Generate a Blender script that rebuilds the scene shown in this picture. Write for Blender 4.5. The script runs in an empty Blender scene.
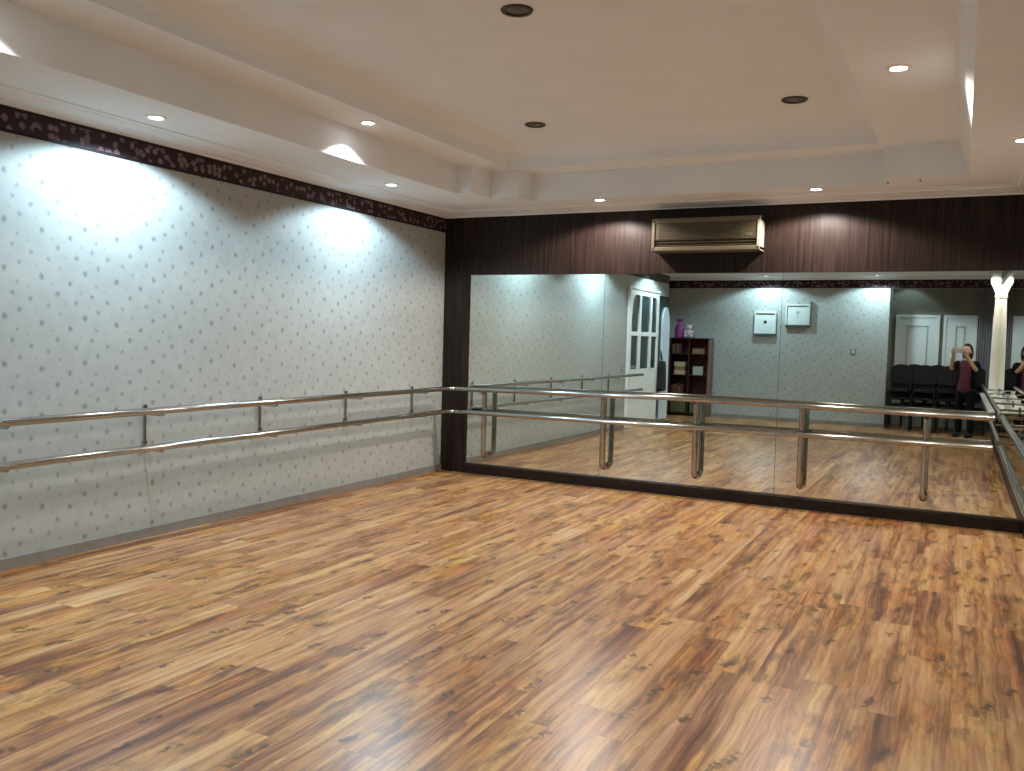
import bpy, bmesh, math, random
from mathutils import Vector, Matrix, Quaternion
random.seed(7)
C = bpy.context.scene.collection
SC = bpy.context.scene
PI = math.pi

# ------------------------------------------------------------------ materials
def nodes_mat(name):
    m = bpy.data.materials.new(name); m.use_nodes = True
    nt = m.node_tree; b = nt.nodes['Principled BSDF']
    return m, nt, b
def N(nt, t, **kw):
    n = nt.nodes.new(t)
    for k, v in kw.items(): setattr(n, k, v)
    return n
def L(nt, a, b): nt.links.new(a, b)
def math_n(nt, op, a, b=None, c=None, clamp=False):
    n = N(nt, 'ShaderNodeMath', operation=op, use_clamp=clamp)
    for i, v in enumerate((a, b, c)):
        if v is None: continue
        if isinstance(v, (int, float)): n.inputs[i].default_value = v
        else: L(nt, v, n.inputs[i])
    return n.outputs[0]
def comb(nt, x, y, z=0.0):
    n = N(nt, 'ShaderNodeCombineXYZ')
    for i, v in enumerate((x, y, z)):
        if isinstance(v, (int, float)): n.inputs[i].default_value = v
        else: L(nt, v, n.inputs[i])
    return n.outputs[0]
def mixc(nt, f, a, b):
    n = N(nt, 'ShaderNodeMix', data_type='RGBA')
    for i, v in ((0, f), (6, a), (7, b)):
        if isinstance(v, (int, float)): n.inputs[i].default_value = v
        elif isinstance(v, tuple): n.inputs[i].default_value = (*v, 1)
        else: L(nt, v, n.inputs[i])
    return n.outputs[2]
def ramp(nt, f, stops, interp='LINEAR'):
    n = N(nt, 'ShaderNodeValToRGB'); n.color_ramp.interpolation = interp
    el = n.color_ramp.elements
    while len(el) > 1: el.remove(el[-1])
    el[0].position = stops[0][0]; el[0].color = (*stops[0][1], 1)
    for p, c in stops[1:]:
        e = el.new(p); e.color = (*c, 1)
    L(nt, f, n.inputs[0]); return n.outputs[0]
def objco(nt):
    tc = N(nt, 'ShaderNodeTexCoord'); s = N(nt, 'ShaderNodeSeparateXYZ')
    L(nt, tc.outputs['Object'], s.inputs[0]); return s.outputs[0], s.outputs[1], s.outputs[2], tc.outputs['Object']
def noise(nt, vec, scale, detail=3, rough=.5, dim='3D'):
    n = N(nt, 'ShaderNodeTexNoise', noise_dimensions=dim)
    L(nt, vec, n.inputs['Vector']); n.inputs['Scale'].default_value = scale
    n.inputs['Detail'].default_value = detail; n.inputs['Roughness'].default_value = rough
    return n.outputs[0]
def plain(name, col, rough=.5, metal=0.0, var=.06, scale=20.0, spec=.5):
    """one colour with a little procedural unevenness"""
    m, nt, b = nodes_mat(name)
    x, y, z, co = objco(nt)
    f = noise(nt, co, scale, 3)
    lo = tuple(c * (1 - var) for c in col); hi = tuple(min(1, c * (1 + var)) for c in col)
    L(nt, ramp(nt, f, [(.3, lo), (.7, hi)]), b.inputs['Base Color'])
    b.inputs['Roughness'].default_value = rough; b.inputs['Metallic'].default_value = metal
    b.inputs['Specular IOR Level'].default_value = spec
    return m

def mat_floor():
    m, nt, b = nodes_mat('laminate_planks')
    x, y, z, co = objco(nt)
    PW, PL = .192, 1.285
    MU = lambda a, k: math_n(nt, 'MULTIPLY', a, k)
    fx = math_n(nt, 'DIVIDE', x, PW); ix = math_n(nt, 'FLOOR', fx)
    w1 = N(nt, 'ShaderNodeTexWhiteNoise', noise_dimensions='1D'); L(nt, ix, w1.inputs['W'])
    fy = math_n(nt, 'ADD', math_n(nt, 'DIVIDE', y, PL), w1.outputs['Value']); iy = math_n(nt, 'FLOOR', fy)
    w2 = N(nt, 'ShaderNodeTexWhiteNoise', noise_dimensions='2D'); L(nt, comb(nt, ix, iy), w2.inputs['Vector'])
    rnd = w2.outputs['Value']; off = MU(rnd, 37.0)
    wob = MU(noise(nt, comb(nt, MU(x, 3), MU(y, 2.2), off), 1, 2), .05)
    xw = math_n(nt, 'ADD', x, wob)
    n1 = noise(nt, comb(nt, MU(xw, 24), MU(y, .62), off), 1, 4, .6)          # long strips
    nb = noise(nt, comb(nt, MU(xw, 9), MU(y, .85), off), 1, 3, .55)           # patches
    n2 = noise(nt, comb(nt, MU(xw, 85), MU(y, 5.0), off), 1, 3, .6)           # fine grain
    n3 = noise(nt, comb(nt, MU(xw, 17), MU(y, 4.2), math_n(nt, 'ADD', off, 9.0)), 1, 4, .65)
    nc = noise(nt, comb(nt, MU(x, 4.0), MU(y, 1.3), math_n(nt, 'ADD', off, 4.0)), 1, 2)
    f = math_n(nt, 'ADD', math_n(nt, 'ADD', MU(n1, .50), MU(nb, .28)), MU(n2, .22))
    f = math_n(nt, 'ADD', f, MU(math_n(nt, 'SUBTRACT', rnd, .5), .07))
    col = ramp(nt, f, [(.35, (.095, .043, .022)), (.42, (.215, .106, .047)), (.485, (.35, .186, .080)), (.55, (.455, .265, .114)), (.62, (.54, .345, .162)), (.70, (.61, .43, .23))])
    # some strips lean red, some lean grey
    hs = N(nt, 'ShaderNodeHueSaturation'); L(nt, col, hs.inputs['Color'])
    L(nt, math_n(nt, 'ADD', .470, MU(nb, .046)), hs.inputs['Hue'])
    L(nt, math_n(nt, 'ADD', .78, MU(nc, .56)), hs.inputs['Saturation'])
    col = hs.outputs[0]
    k = MU(ramp(nt, n3, [(.47, (0, 0, 0)), (.66, (1, 1, 1))]), ramp(nt, nc, [(.42, (0, 0, 0)), (.54, (1, 1, 1))]))
    col = mixc(nt, MU(k, .78), col, (.070, .038, .026))
    vo = N(nt, 'ShaderNodeTexVoronoi', voronoi_dimensions='2D'); vo.inputs['Randomness'].default_value = 1
    vo.inputs['Scale'].default_value = 1
    nz = MU(noise(nt, co, 24, 3), .5)
    L(nt, comb(nt, math_n(nt, 'ADD', MU(x, 4.6), nz), math_n(nt, 'ADD', MU(y, 1.9), nz)), vo.inputs['Vector'])
    kn = ramp(nt, vo.outputs['Distance'], [(.03, (1, 1, 1)), (.12, (0, 0, 0))])
    col = mixc(nt, MU(kn, .8), col, (.030, .016, .011))
    sx = math_n(nt, 'ABSOLUTE', math_n(nt, 'SUBTRACT', math_n(nt, 'FRACT', fx), .5))
    sy = math_n(nt, 'ABSOLUTE', math_n(nt, 'SUBTRACT', math_n(nt, 'FRACT', fy), .5))
    se = math_n(nt, 'MAXIMUM', math_n(nt, 'GREATER_THAN', sx, .492), math_n(nt, 'GREATER_THAN', sy, .4988))
    col = mixc(nt, MU(se, .35), col, (.06, .03, .018))
    L(nt, col, b.inputs['Base Color'])
    L(nt, math_n(nt, 'ADD', .28, MU(nb, .07)), b.inputs['Roughness'])
    b.inputs['Specular IOR Level'].default_value = .33
    return m

def mat_wallpaper():
    m, nt, b = nodes_mat('sprigged_wallpaper')
    x, y, z, co = objco(nt)
    u = math_n(nt, 'ADD', x, y)
    nz = noise(nt, co, 45, 2); nz2 = noise(nt, co, 38, 2)
    uu = math_n(nt, 'ADD', u, math_n(nt, 'MULTIPLY', math_n(nt, 'SUBTRACT', nz, .5), .028))
    vv = math_n(nt, 'ADD', z, math_n(nt, 'MULTIPLY', math_n(nt, 'SUBTRACT', nz2, .5), .022))
    # repeat of the printed roll
    RW, RH = .53, .28
    pu = math_n(nt, 'MODULO', math_n(nt, 'ADD', uu, 53.0), RW); pv = math_n(nt, 'MODULO', math_n(nt, 'ADD', vv, 28.0), RH)
    spots = [(.04, .20, .0135, .8), (.11, .06, .015, 1), (.155, .165, .012, .7), (.215, .24, .014, .9), (.235, .115, .010, .55),
             (.30, .03, .014, 1), (.345, .19, .0135, .8), (.405, .095, .015, 1), (.455, .235, .012, .8), (.50, .135, .013, .8), (.485, .02, .011, .6), (.075, .125, .008, .35), (.18, .015, .009, .35), (.27, .18, .008, .3), (.375, .255, .009, .35), (.435, .165, .008, .3), (.32, .115, .008, .3), (.02, .27, .009, .35)]
    tot = None
    for (su, sv, r, a) in spots:
        dx = math_n(nt, 'SUBTRACT', pu, su); dy = math_n(nt, 'SUBTRACT', pv, sv)
        d = math_n(nt, 'SQRT', math_n(nt, 'ADD', math_n(nt, 'MULTIPLY', dx, dx), math_n(nt, 'MULTIPLY', math_n(nt, 'MULTIPLY', dy, dy), .7)))
        mr = N(nt, 'ShaderNodeMapRange', interpolation_type='SMOOTHSTEP'); L(nt, d, mr.inputs[0])
        mr.inputs[1].default_value = r * .20; mr.inputs[2].default_value = r * 1.6; mr.inputs[3].default_value = a; mr.inputs[4].default_value = 0
        tot = mr.outputs[0] if tot is None else math_n(nt, 'MAXIMUM', tot, mr.outputs[0])
    base = ramp(nt, noise(nt, co, 9, 3), [(.3, (.335, .352, .340)), (.7, (.37, .388, .376))])
    L(nt, mixc(nt, math_n(nt, 'MULTIPLY', tot, .66), base, (.10, .115, .115)), b.inputs['Base Color'])
    b.inputs['Roughness'].default_value = .6; b.inputs['Specular IOR Level'].default_value = .25
    return m

def mat_border():
    m, nt, b = nodes_mat('floral_border_paper')
    x, y, z, co = objco(nt)
    u = math_n(nt, 'ADD', x, y)
    vec = comb(nt, u, z)
    nz = N(nt, 'ShaderNodeTexNoise'); nz.inputs['Scale'].default_value = 30; L(nt, co, nz.inputs['Vector'])
    ad = N(nt, 'ShaderNodeVectorMath', operation='MULTIPLY_ADD'); L(nt, nz.outputs['Color'], ad.inputs[0]); ad.inputs[1].default_value = (.03, .03, 0); L(nt, vec, ad.inputs[2])
    vo = N(nt, 'ShaderNodeTexVoronoi', voronoi_dimensions='2D'); vo.inputs['Scale'].default_value = 19; L(nt, ad.outputs[0], vo.inputs['Vector'])
    sp = N(nt, 'ShaderNodeSeparateColor'); L(nt, vo.outputs['Color'], sp.inputs[0])
    petal = math_n(nt, 'MULTIPLY', ramp(nt, vo.outputs['Distance'], [(.28, (1, 1, 1)), (.46, (0, 0, 0))]), math_n(nt, 'GREATER_THAN', sp.outputs[0], .38))
    fl = ramp(nt, sp.outputs[1], [(0, (.13, .085, .10)), (.5, (.20, .12, .15)), (1, (.11, .095, .085))])
    col = mixc(nt, petal, (.024, .009, .012), fl)
    e = math_n(nt, 'GREATER_THAN', math_n(nt, 'ABSOLUTE', math_n(nt, 'SUBTRACT', z, 2.625)), .056)
    col = mixc(nt, e, col, (.012, .006, .008))
    L(nt, col, b.inputs['Base Color']); b.inputs['Roughness'].default_value = .55; b.inputs['Specular IOR Level'].default_value = .25
    return m

def mat_wood(name, dark, light, rough=.4, sx=38.0, sz=1.3):
    m, nt, b = nodes_mat(name)
    x, y, z, co = objco(nt)
    u = math_n(nt, 'ADD', x, y)
    v = comb(nt, math_n(nt, 'MULTIPLY', u, sx), math_n(nt, 'MULTIPLY', z, sz), 0)
    f = noise(nt, v, 1, 4, .65)
    L(nt, ramp(nt, f, [(.3, dark), (.52, tuple((a + c) / 2 for a, c in zip(dark, light))), (.72, light)]), b.inputs['Base Color'])
    b.inputs['Roughness'].default_value = rough; b.inputs['Specular IOR Level'].default_value = .18
    return m

def mat_mirror():
    m, nt, b = nodes_mat('mirror_glass')
    b.inputs['Metallic'].default_value = 1; b.inputs['Roughness'].default_value = 0.0
    x, y, z, co = objco(nt)
    L(nt, ramp(nt, noise(nt, co, 1.3, 2), [(.3, (.725, .76, .70)), (.7, (.745, .78, .72))]), b.inputs['Base Color'])
    return m
def emis(name, col, s):
    m, nt, b = nodes_mat(name)
    b.inputs['Base Color'].default_value = (.8, .8, .8, 1)
    b.inputs['Emission Color'].default_value = (*col, 1); b.inputs['Emission Strength'].default_value = s
    return m
def mat_chrome():
    m, nt, b = nodes_mat('brushed_steel')
    x, y, z, co = objco(nt)
    f = noise(nt, co, 60, 2)
    L(nt, ramp(nt, f, [(.3, (.36, .37, .36)), (.7, (.46, .47, .46))]), b.inputs['Base Color'])
    b.inputs['Metallic'].default_value = 1; b.inputs['Roughness'].default_value = .13
    return m

M = dict(
    floor=mat_floor(), paper=mat_wallpaper(), border=mat_border(),
    wood=mat_wood('dark_walnut_veneer', (.0045, .0030, .0026), (.034, .0195, .0155)),
    skirt=mat_wood('dark_walnut_skirting', (.010, .0055, .004), (.026, .014, .010), .45, 5, 20),
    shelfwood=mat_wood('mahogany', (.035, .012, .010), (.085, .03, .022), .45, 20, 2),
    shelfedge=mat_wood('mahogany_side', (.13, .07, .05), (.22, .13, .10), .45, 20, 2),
    mirror=mat_mirror(), steel=mat_chrome(),
    ceil=plain('beige_ceiling_paint', (.79, .83, .87), .75, 0, .02, 3, .2),
    tile=plain('grey_skirting', (.20, .185, .165), .5, 0, .1, 12),
    ring=plain('white_trim_ring', (.75, .72, .68), .4),
    lens=emis('lit_lens', (.95, .97, 1.0), 14.0),
    darkmetal=plain('dark_bronze', (.045, .035, .028), .4, .3),
    deadbulb=plain('unlit_bulb', (.12, .10, .085), .3),
    greymetal=plain('dull_grey_plastic', (.16, .145, .12), .5),
    acshade=plain('shaded_aged_cream', (.125, .108, .068), .4, 0, .03),  # aged cream plastic, darkened to carry the shade on the front
    acpanel=plain('shaded_tan_panel', (.060, .046, .024), .45, 0, .05),  # panel tone also darkened for the shaded front
    aclit=plain('lit_cream_plastic', (.36, .34, .28), .4, 0, .03),  # same cream plastic lightened: downlight on the right end put into the colour
    acdark=plain('outlet_display_plastic', (.09, .075, .05), .5),  # dull plastic of the outlet and display
    white=plain('white_gloss_paint', (.78, .81, .80), .35, 0, .02),
    bluewhite=plain('bluish_white_paint', (.66, .73, .80), .4, 0, .03),
    offwhite=plain('off_white_plaster', (.78, .75, .68), .6, 0, .03),
    glass=plain('dark_teal_glass', (.012, .03, .034), .08, 0, .2, 3),
    groove=plain('panel_groove', (.40, .46, .48), .5),
    black=plain('black_vinyl', (.0045, .005, .006), .45, 0, .2, 20, .2),
    blackcloth=plain('black_cloth', (.010, .010, .012), .9, 0, .3, 60),
    blackmetal=plain('black_tube', (.006, .006, .007), .4, 0, .1, 20, .25),
    plate=plain('grey_switch_plate', (.20, .20, .18), .5),
    canvas=plain('pale_print', (.60, .68, .68), .6, 0, .03, 30),
    frameshade=plain('frame_edge_shade', (.055, .075, .07), .5),  # shading of the frame's edges, given as a dark colour
    framelight=plain('pale_frame', (.55, .62, .60), .5),
    ink=plain('dark_ink', (.035, .045, .045), .6),
    greyink=plain('grey_ink', (.34, .36, .38), .6),
    purple=plain('purple_satin', (.20, .022, .16), .5, 0, .25, 40),
    pinkwhite=plain('pale_pink_plush', (.62, .46, .54), .8, 0, .1, 60),
    cream=plain('cream_card', (.55, .43, .27), .7, 0, .1),
    tan=plain('tan_cloth', (.30, .19, .12), .8, 0, .15),
    greybox=plain('grey_white_card', (.42, .44, .42), .7, 0, .05),
    olive=plain('olive_card', (.10, .095, .04), .7, 0, .15),
    redbook=plain('maroon_cover', (.12, .02, .03), .6, 0, .15),
    skin=plain('skin', (.52, .32, .24), .5, 0, .05),
    lips=plain('lips', (.36, .13, .12), .5),
    hair=plain('dark_hair', (.014, .010, .009), .4, 0, .3, 80),
    maroon=plain('maroon_cotton', (.075, .008, .022), .8, 0, .15, 40),
    trouser=plain('black_cotton', (.005, .005, .006), .8, 0, .15, 40, .15),
    eye=plain('eye_white', (.75, .73, .70), .25),
    phone=plain('phone_shell', (.45, .45, .46), .3),
    phonescreen=plain('phone_screen', (.02, .02, .025), .1),
    alcoveshade=plain('alcove_shade_olive', (.20, .195, .155), .7, 0, .04, 6),  # dim alcove wallpaper: its shade put into a darker plain colour
    cardigan=plain('black_knit', (.006, .005, .006), .9, 0, .2, 60, .15),
    curtain=plain('grey_lilac_curtain', (.30, .28, .30), .85, 0, .08, 30),
    stone=plain('white_stone_top', (.66, .70, .70), .25, 0, .08, 14),
    whitebag=plain('white_plastic', (.74, .77, .78), .4, 0, .04),
)

# ------------------------------------------------------------------ mesh helpers
class MB:
    def __init__(s): s.bm = bmesh.new()
    def box(s, x0, x1, y0, y1, z0, z1, bev=0.0):
        r = bmesh.ops.create_cube(s.bm, size=1)
        for v in r['verts']:
            v.co = Vector(((x0 + x1) / 2 + v.co.x * (x1 - x0), (y0 + y1) / 2 + v.co.y * (y1 - y0), (z0 + z1) / 2 + v.co.z * (z1 - z0)))
        if bev:
            es = {e for v in r['verts'] for e in v.link_edges}
            bmesh.ops.bevel(s.bm, geom=list(es), offset=bev, segments=2, affect='EDGES', profile=.5)
        return s
    def rbox(s, mat, sx, sy, sz, bev=0.0):
        r = bmesh.ops.create_cube(s.bm, size=1)
        for v in r['verts']: v.co = mat @ Vector((v.co.x * sx, v.co.y * sy, v.co.z * sz))
        if bev:
            es = {e for v in r['verts'] for e in v.link_edges}
            bmesh.ops.bevel(s.bm, geom=list(es), offset=bev, segments=2, affect='EDGES', profile=.5)
        return s
    def tube(s, pts, r, seg=12, cap=True):
        pts = [Vector(p) for p in pts]; n = len(pts); rings = []
        rr = r if isinstance(r, (list, tuple)) else [r] * n
        t0 = (pts[1] - pts[0]).normalized()
        a = t0.orthogonal().normalized()
        for i, p in enumerate(pts):
            if i == 0: t = t0
            elif i == n - 1: t = (pts[-1] - pts[-2]).normalized()
            else: t = ((pts[i + 1] - p).normalized() + (p - pts[i - 1]).normalized()).normalized()
            a = (a - t * a.dot(t)).normalized(); b = t.cross(a)
            rings.append([s.bm.verts.new(p + (a * math.cos(2 * PI * k / seg) + b * math.sin(2 * PI * k / seg)) * rr[i]) for k in range(seg)])
        for i in range(n - 1):
            for k in range(seg):
                s.bm.faces.new((rings[i][k], rings[i][(k + 1) % seg], rings[i + 1][(k + 1) % seg], rings[i + 1][k]))
        if cap:
            s.bm.faces.new(rings[0][::-1]); s.bm.faces.new(rings[-1])
        return s
    def lathe(s, prof, loc=(0, 0, 0), seg=24, a0=0, a1=2 * PI):
        loc = Vector(loc); full = abs(a1 - a0 - 2 * PI) < 1e-6
        m = seg if full else seg + 1; rings = []
        for (r, z) in prof:
            rings.append([s.bm.verts.new(loc + Vector((r * math.cos(a0 + (a1 - a0) * k / seg), r * math.sin(a0 + (a1 - a0) * k / seg), z))) for k in range(m)])
        for i in range(len(prof) - 1):
            for k in range(seg):
                q = (rings[i][k], rings[i][(k + 1) % m], rings[i + 1][(k + 1) % m], rings[i + 1][k])
                try: s.bm.faces.new(q)
                except ValueError: pass
        return s
    def prism(s, poly, axis, a, b):
        """poly: list of 2D points; extruded along axis 'x','y' or 'z' from a to b"""
        def P(p, t): return {'x': (t, p[0], p[1]), 'y': (p[0], t, p[1]), 'z': (p[0], p[1], t)}[axis]
        A = [s.bm.verts.new(P(p, a)) for p in poly]; B = [s.bm.verts.new(P(p, b)) for p in poly]
        n = len(poly)
        for i in range(n): s.bm.faces.new((A[i], A[(i + 1) % n], B[(i + 1) % n], B[i]))
        s.bm.faces.new(A[::-1]); s.bm.faces.new(B)
        return s
    def ball(s, c, rx, ry, rz, u=16, v=10):
        r = bmesh.ops.create_uvsphere(s.bm, u_segments=u, v_segments=v, radius=1)
        for w in r['verts']: w.co = Vector((c[0] + w.co.x * rx, c[1] + w.co.y * ry, c[2] + w.co.z * rz))
        return s
    def build(s, name, mat, parent=None, smooth=False):
        bmesh.ops.remove_doubles(s.bm, verts=s.bm.verts, dist=1e-6)
        bmesh.ops.recalc_face_normals(s.bm, faces=s.bm.faces)
        me = bpy.data.meshes.new(name); s.bm.to_mesh(me); s.bm.free()
        if smooth:
            for p in me.polygons: p.use_smooth = True
            try: me.set_sharp_from_angle(angle=math.radians(40))
            except Exception: pass
        for m_ in (mat if isinstance(mat, (list, tuple)) else [mat]): me.materials.append(m_)
        o = bpy.data.objects.new(name, me); C.objects.link(o)
        if parent is not None: o.parent = parent
        return o
def tag(o, label, cat, group=None):
    o['label'] = label; o['category'] = cat
    if group: o['group'] = group
    return o
def thing(name, label, cat, loc=(0, 0, 0), rz=0.0, group=None):
    o = bpy.data.objects.new(name, None); C.objects.link(o); o.empty_display_size = .1
    o.location = loc; o.rotation_euler = (0, 0, rz)
    return tag(o, label, cat, group)
def struct(o, label=None):
    o['kind'] = 'structure'
    if label: o['label'] = label
    return o
def dup(root, loc, rz=None, label=None):
    r = root.copy(); C.objects.link(r); r.location = loc
    if rz is not None: r.rotation_euler = (0, 0, rz)
    if label: r['label'] = label
    for ch in list(root.children):
        c = ch.copy(); C.objects.link(c); c.parent = r
        for g in list(ch.children):
            d = g.copy(); C.objects.link(d); d.parent = c
    return r
def rounded(pts, rad, n=6):
    """polyline with rounded corners"""
    pts = [Vector(p) for p in pts]; out = [pts[0]]
    for i in range(1, len(pts) - 1):
        p = pts[i]; a = (pts[i - 1] - p).normalized(); b = (pts[i + 1] - p).normalized()
        s, e = p + a * rad, p + b * rad
        for k in range(n + 1):
            t = k / n; out.append(s * (1 - t) ** 2 + p * 2 * t * (1 - t) + e * t * t)
    out.append(pts[-1]); return out

# ------------------------------------------------------------------ dimensions (metres; mirror wall is y = 0, left wall x = 0)
W = 5.50; MIR_T = 2.10; SK = .108; HDR = 2.70
YB = -9.30; YR = -10.20; XR = 3.775; XJ = -.40; YJ = -8.10
Z1, Z2, Z3 = 2.75, 3.00, 3.18

# ------------------------------------------------------------------ room shell
struct(MB().box(-.6, 5.6, -10.4, .2, -.1, 0).build('floor', M['floor']))
wl = MB(); wl.box(-.12, 0, YJ, .2, 0, HDR + .06); wl.box(XJ - .12, XJ, YB, YJ, 0, HDR + .06); wl.box(XJ - .12, 0, YJ, YJ + .02, 0, HDR + .06)
struct(wl.build('wall_left', M['paper']), 'pale sprigged wallpaper wall on the left')
struct(MB().box(XJ - .12, XR, YB - .12, YB, 0, HDR + .06).build('wall_back', M['paper']))
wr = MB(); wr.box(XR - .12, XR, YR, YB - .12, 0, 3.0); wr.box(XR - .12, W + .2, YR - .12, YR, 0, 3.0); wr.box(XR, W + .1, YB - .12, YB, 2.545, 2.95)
struct(wr.build('wall_alcove', M['alcoveshade']))
struct(MB().box(W + .012, W + .14, YR, .2, 0, 3.0).build('wall_right', M['paper']))
struct(MB().box(-.12, W + .14, .012, .14, 0, HDR + .06).build('wall_front', M['wood']))
# dark wood on the mirror wall: header panel, side pilaster, skirting
struct(MB().box(0, W + .01, -.02, .012, MIR_T, HDR).build('trim_1', M['wood']), 'dark walnut header panel above the mirror')
struct(MB().box(0, .303, -.02, .012, 0, MIR_T).build('trim_2', M['wood']), 'dark walnut upright panel left of the mirror')
sk = MB(); sk.prism([(-.035, 0), (.012, 0), (.012, SK), (-.025, SK), (-.035, SK - .012)], 'x', .303, W)
struct(sk.build('baseboard_front', M['skirt']))
sk = MB(); sk.prism([(W - .03, 0), (W + .012, 0), (W + .012, SK), (W - .02, SK)], 'y', -8.2, -.036)
struct(sk.build('baseboard_right', M['skirt']))
sk = MB(); sk.box(0, .012, YJ, -.02, 0, .07, .003)
struct(sk.build('baseboard_left', M['tile']))
sk = MB(); sk.box(XJ, XR, YB, YB + .012, 0, .07, .003)
struct(sk.build('baseboard_back', M['tile']))
# patterned paper borders under the ceiling
struct(MB().box(0, .004, YJ, -.02, 2.55, 2.70).build('trim_3', M['border']), 'dark floral border along the left wall')
struct(MB().box(XJ, W, YB, YB + .004, 2.55, 2.70).build('trim_4', M['border']), 'dark floral border along the back wall')
# header on the right wall above its mirrors
struct(MB().box(W - .02, W + .012, -8.2, -.02, 2.52, HDR).build('trim_5', M['wood']), 'dark walnut strip above the right mirrors')

# ceiling: perimeter soffit, first step, second soffit, cove, middle
def fill(bm, loops):
    es = []
    for lp in loops:
        vs = [bm.verts.new(p) for p in lp]
        es += [bm.edges.new((vs[i], vs[(i + 1) % len(vs)])) for i in range(len(vs))]
    bmesh.ops.triangle_fill(bm, edges=es, use_beauty=True)
def skin(bm, a, b):
    A = [bm.verts.new(p) for p in a]; B = [bm.verts.new(p) for p in b]; n = len(a)
    for i in range(n): bm.faces.new((A[i], A[(i + 1) % n], B[(i + 1) % n], B[i]))
P1 = [(.79, -7.3), (4.95, -7.3), (4.95, -.75), (4.36, -.75), (4.36, -.52), (1.25, -.52), (1.25, -.80), (.95, -.80), (.95, -1.15), (.79, -1.15)]
P1t = [(.79, -7.3), (4.87, -7.3), (4.87, -.75), (4.36, -.75), (4.36, -.52), (1.25, -.52), (1.25, -.80), (.95, -.80), (.95, -1.15), (.79, -1.15)]
P2 = [(1.17, -6.9), (4.33, -6.9), (4.33, -.86), (1.17, -.86)]
ce = MB(); bm = ce.bm
OUT = [(-.6, -9.31), (5.6, -9.31), (5.6, .15), (-.6, .15)]
z3d = lambda P, z: [Vector((x, y, z)) for x, y in P]
fill(bm, [z3d(OUT, Z1), z3d(P1, Z1)])
skin(bm, z3d(P1, Z1), z3d(P1t, Z2))
fill(bm, [z3d(P1t, Z2), z3d(P2, Z2)])
def inset(P, d):
    (x0, y0), (x1, _), (_, y1) = P[0], P[1], P[2]
    return [(x0 + d, y0 + d), (x1 - d, y0 + d), (x1 - d, y1 - d), (x0 + d, y1 - d)]
prev = z3d(P2, Z2)
cur = z3d(P2, Z2 + .04); skin(bm, prev, cur); prev = cur
for k in range(1, 9):
    a = k / 8 * PI / 2
    cur = z3d(inset(P2, .20 * (1 - math.cos(a))), Z2 + .04 + (Z3 - Z2 - .04) * math.sin(a)); skin(bm, prev, cur); prev = cur
bm.faces.new([bm.verts.new(p) for p in prev])
# alcove ceiling, a little higher, and the drop between
fill(bm, [z3d([(XR - .2, -10.4), (5.6, -10.4), (5.6, -9.31), (XR - .2, -9.31)], 2.93)])
ce.box(XR, 5.6, -9.32, -9.30, Z1, 2.94)
ce.box(-.6, 5.6, -10.4, .2, 3.3, 3.35)
co = ce.build('ceiling', M['ceil']); struct(co)
bpy.context.view_layer.update()
# crown moulding
def crown(name, a, b, side):
    prof = [(0, 2.70), (.030, 2.70), (.036, 2.712), (.10, 2.716), (.12, 2.724), (.20, 2.730), (.215, 2.741), (.25, 2.744), (.25, 2.752), (0, 2.752)]
    m = MB()
    if side == 'l': m.prism([(p, z) for p, z in prof], 'y', a, b)
    if side == 'r': m.prism([(W - p, z) for p, z in prof], 'y', a, b)
    if side == 'f': m.prism([(-p, z) for p, z in prof], 'x', a, b)
    if side == 'b': m.prism([(YB + p, z) for p, z in prof], 'x', a, b)
    return struct(m.build(name, M['ceil']))
crown('trim_6', YJ, 0, 'l'); crown('trim_7', 0, W, 'f'); crown('trim_8', -9.3, 0, 'r'); crown('trim_9', XJ, W, 'b')

# ------------------------------------------------------------------ mirrors
mg = 'mirror panels'
xs = [.305, 1.827, 3.517, W - .002]
ml = ['large wall mirror panel beside the dark upright at the left corner', 'middle large wall mirror panel under the air conditioner, showing the bookshelf',
      'large wall mirror panel in the right corner, showing the photographer']
for i in range(3):
    o = MB().box(xs[i], xs[i + 1] - .003, 0, .010, SK, MIR_T).build('mirror_panel', M['mirror']); tag(o, ml[i], 'mirror', mg)
ys = [-.036, -2.75, -5.45, -8.2]
mr = ['side wall mirror panel next to the front corner', 'side wall mirror panel at the middle of the right wall', 'side wall mirror panel beside the photographer']
for i in range(3):
    o = MB().box(W, W + .010, ys[i + 1] + .003, ys[i], SK, 2.52).build('mirror_panel', M['mirror']); tag(o, mr[i], 'mirror', mg)

# ------------------------------------------------------------------ barres
G = .20
RR = .024
GP, GR = .115, .22
t = thing('ballet_barre', 'long double steel barre bending from the left wallpaper wall along the front mirror', 'ballet barre', (.2, -.2, 0))
def loc(pts): return [Vector(p) - Vector((.2, -.2, 0)) for p in pts]
FZ = [(.902, .936, .922), (.664, .674, .686)]      # heights at the corner, along the mirror and at the right end
for (zc, zm, ze), zl in zip(FZ, (.893, .645)):
    pts = rounded([(G, -6.1, zl), (G, -G, zc), (2.6, -G, zm), (W - GR - .055, -G, ze)], .10, 8)
    MB().tube(loc(pts), RR, 14).build('rail', M['steel'], t, True)
    MB().ball(loc([(G, -6.1, zl)])[0], .027, .02, .027).build('end_cap', M['steel'], t, True)
def fz(i, x):
    zc, zm, ze = FZ[i]
    return zc + (zm - zc) * (x - G) / (2.6 - G) if x < 2.6 else zm + (ze - zm) * (x - 2.6) / (W - GR - .02 - 2.6)
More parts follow.
